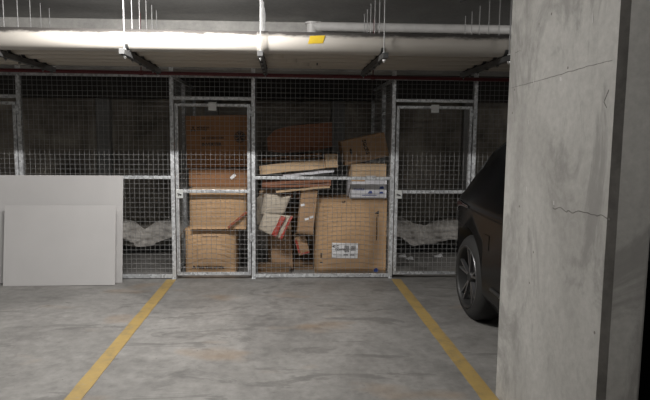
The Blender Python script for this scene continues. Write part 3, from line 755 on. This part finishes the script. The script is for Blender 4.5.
def body_mesh(k0, k1, i0=0, i1=None, off=0):
    g = MB(); i1 = len(secs)-1 if i1 is None else i1
    for s in (-1, 1):
        vs = [Vector((p.x*s*(1+off), p.y, p.z+off*.3)) for sec in secs[i0:i1+1] for p in sec[k0:k1+1]]; n_ = k1-k0+1
        fs = [(i*n_+j, i*n_+j+1, (i+1)*n_+j+1, (i+1)*n_+j) for i in range(i1-i0) for j in range(n_-1)]
        g.add(vs, fs, True)
    return g
bm_ = body_mesh(0, K-1)
for e in (0, len(secs)-1):
    for s in (-1, 1):
        vs = [Vector((p.x*s, p.y, p.z)) for p in secs[e]]; bm_.add(vs, [tuple(range(len(vs)))])
body = bm_.build('body_shell', M['carpaint'], car)
bmx = bmesh.new(); bmx.from_mesh(body.data); bmesh.ops.remove_doubles(bmx, verts=bmx.verts, dist=.001); bmesh.ops.recalc_face_normals(bmx, faces=bmx.faces); bmx.to_mesh(body.data); bmx.free()
for p_ in body.data.polygons: p_.use_smooth = True
WY = (4.76-3.0, 4.76-3.0-2.85); WR = .352
for wy in WY:
    for s in (-1, 1):
        cu = MB().tube((s*.70, wy, WR+.02), (s*1.1, wy, WR+.02), WR+.055, 40).build('cut', M['trim'], car)
        bpy.context.view_layer.update()
        md = body.modifiers.new('b', 'BOOLEAN'); md.object = cu; md.operation = 'DIFFERENCE'; md.solver = 'EXACT'
        bpy.context.view_layer.update()
        me = bpy.data.meshes.new_from_object(body.evaluated_get(bpy.context.evaluated_depsgraph_get()))
        body.modifiers.clear(); body.data = me; bpy.data.objects.remove(cu)
me = body.data; me.materials.clear(); me.materials.append(M['carpaint'])
# side glass (slightly proud), rear screen
def glass_quad(name, pts, m, th=.006, bulge=.01):
    P = [Vector(p) for p in pts]
    g = MB().grid(lambda a, b: (P[0].lerp(P[1], a)).lerp(P[3].lerp(P[2], a), b)+Vector((0, 0, 0)), 8, 6)
    o = g.build(name, m, car); return o
def sidept(y, f, s, out=.006):
    for a, b in zip(ST, ST[1:]):
        if a[0] <= y <= b[0]:
            t_ = (y-a[0])/(b[0]-a[0]); q = [a[i]*(1-t_)+b[i]*t_ for i in range(6)]; break
    y_, hw, zl, zb_, zt_, tw = q
    # interpolate on the section polygon between its own vertices to stay on the shell
    V = [(.12, None), (.5, None), (.86, None)]
    def P(f): return Vector((hw*.955*(1-f)+tw*f, y, zb_+.01+(zt_-zb_-.01)*f**.92))
    lo, hi = (.12, .5) if f < .5 else (.5, .86)
    k_ = (f-lo)/(hi-lo); p = P(lo).lerp(P(hi), k_)
    return Vector((s*(p.x+out), p.y, p.z+out*.4))
for s in (-1, 1):
    for (ya, yb, fa, fb, ta, tb) in ((-.42, .18, .14, .14, .35, .84), (.24, .74, .14, .14, .84, .84), (.80, 1.10, .14, .20, .84, .66)):
        MB().grid(lambda a, b: sidept(ya+(yb-ya)*a, (fa*(1-a)+fb*a)*(1-b)+(ta*(1-a)+tb*a)*b, s), 10, 8).build('side_window', M['glass'], car)
    pts = [sidept(-.42+1.54*i/24, .125, s, .012) for i in range(25)] + [sidept(1.12-.03*j/3, .14+.52*j/3, s, .012) for j in range(4)] + [sidept(1.08-.8*i/14, .68+.17*min(1, i/4), s, .012) for i in range(15)]
    MB().path(pts, .005, 6).build('chrome_window_trim', M['chrome'], car)
MB().grid(lambda a, b: Vector(((a-.5)*2*.52, 1.72+.56*b, 1.545-.29*b-.10*b*b+.028)), 8, 8).build('rear_window', M['glass'], car)
MB().grid(lambda a, b: Vector(((a-.5)*2*.56, -.60+.52*b, 1.175+.262*b+.045*math.sin(PI*a)*0+.035)), 8, 6).build('windscreen', M['glass'], car)
def sideX(y):
    for a, b in zip(ST, ST[1:]):
        if a[0] <= y <= b[0]: t_ = (y-a[0])/(b[0]-a[0]); return a[1]*(1-t_)+b[1]*t_, a[3]*(1-t_)+b[3]*t_
    return ST[-1][1], ST[-1][3]
for s in (-1, 1):
    def lens(a, b, o=.010):
        y = 1.74+.68*a; x, zb_ = sideX(y); zlo = zb_-.065-.13*a**2.2; zhi = zb_-.035-.02*(1-a)
        return Vector((s*(x+o*(.4+math.sin(PI*b))), y, zlo*(1-b)+zhi*b))
    o = MB().grid(lens, 14, 8).build('tail_lamp', M['lamp'], car)
    MB().path([lens(i/14, 0, .012) for i in range(15)]+[lens(1, j/4, .012) for j in range(1, 5)]+[lens(1-i/14, 1, .012) for i in range(1, 15)], .005, 6).build('chrome_surround_glint', M['chrome'], o)  # outline drawn forward to stand in for the shoulder crease highlight
    pts = []
    for i in range(30):
        y = -1.5+3.45*i/29; x, zb_ = sideX(y); pts.append(Vector((s*(x-.002), y, zb_-.07)))
    MB().path(pts, .006, 6).build('shoulder_crease', M['carpaint'], car)
    pts = []
    for i in range(16):
        y = -.6+1.75*i/15; x, zb_ = sideX(y); pts.append(Vector((s*(x+.0), y, .36+.05*i/15)))
    MB().path(pts, .014, 8).build('sill_trim', M['trim'], car)
    # handles and fuel flap
    for y in (-.0, .85):
        x, zb_ = sideX(y); MB().bbox(-.008, .012, y-.10, y+.10, zb_-.135, zb_-.11, .004, Matrix.Translation((s*(x+.004), 0, 0))).build('door_handle', M['carpaint'], car)
    x, zb_ = sideX(-.3); MB().bbox(-.11, .11, -.06, .06, -.07, .07, .04, Matrix.Translation((s*(x+.10), -.42, zb_+.06))).build('wing_mirror', M['carpaint'], car)
x, zb_ = sideX(1.45)
MB().bbox(-.004, .003, 1.22, 1.33, .68, .79, .002, Matrix.Translation((-x-.001, 0, 0))).build('fuel_flap', M['carpaint'], car)
MB().bbox(-.26, .26, 2.475, 2.49, .56, .67, .003).build('number_plate', M['plate'], car)
MB().bbox(-.70, .70, 2.30, 2.44, .30, .42, .03).build('bumper_insert', M['trim'], car)
MB().bbox(-.45, .45, -2.14, -2.06, .40, .66, .02).build('front_grille', M['trim'], car)
for wy in WY:
    for s in (-1, 1):
        wx = s*.935
        prof = [(-.0, .255), (-.005, .30), (-.03, .335), (-.055, WR), (-.18, WR), (-.215, .335), (-.235, .30), (-.24, .255), (0, .255)]
        tyre = MB().lathe([(s*a, r_) for a, r_ in prof], (wx, wy, WR), n=56)
        tw_ = tyre.build('tyre', M['rubber'], car)
        rim = MB().lathe([(s*a, r_) for a, r_ in ((-.20, .255), (-.02, .245), (-.0, .258), (.004, .262), (.004, .25), (-.015, .240), (-.16, .22))], (wx, wy, WR), n=56)
        MB().lathe([(s*a, r_) for a, r_ in ((.0, .258), (.004, .260), (.004, .262), (0, .264))], (wx, wy, WR), n=56).build('rim_lip', M['alloy'], tw_)
        rim.lathe([(s*a, r_) for a, r_ in ((-.05, .001), (-.02, .03), (-.03, .045), (-.07, .05))], (wx, wy, WR), n=24)
        rm = rim.build('rim', M['trim'], tw_)
        for j in range(5):
            a0 = 2*PI*j/5+.3; g = MB()
            for d in (-.16, .16):
                c0 = Vector((wx-s*.032, wy+.035*math.cos(a0), WR+.035*math.sin(a0))); c1 = Vector((wx-s*.018, wy+.246*math.cos(a0+d), WR+.246*math.sin(a0+d)))
                dr = (c1-c0).normalized(); e = Vector((1, 0, 0)).cross(dr)*.008; dp = Vector((-s*.03, 0, 0))
                vs = [c0-e, c0+e, c1+e*.9, c1-e*.9]; vs += [v_+dp for v_ in vs]
                g.add(vs, [(0, 1, 2, 3), (4, 7, 6, 5), (0, 4, 5, 1), (1, 5, 6, 2), (2, 6, 7, 3), (3, 7, 4, 0)])
            g.build('spoke', M['alloy'], tw_)
        MB().tube((wx-s*.12, wy, WR), (wx-s*.10, wy, WR), .16, 32).build('brake_disc', M['strut'], tw_)
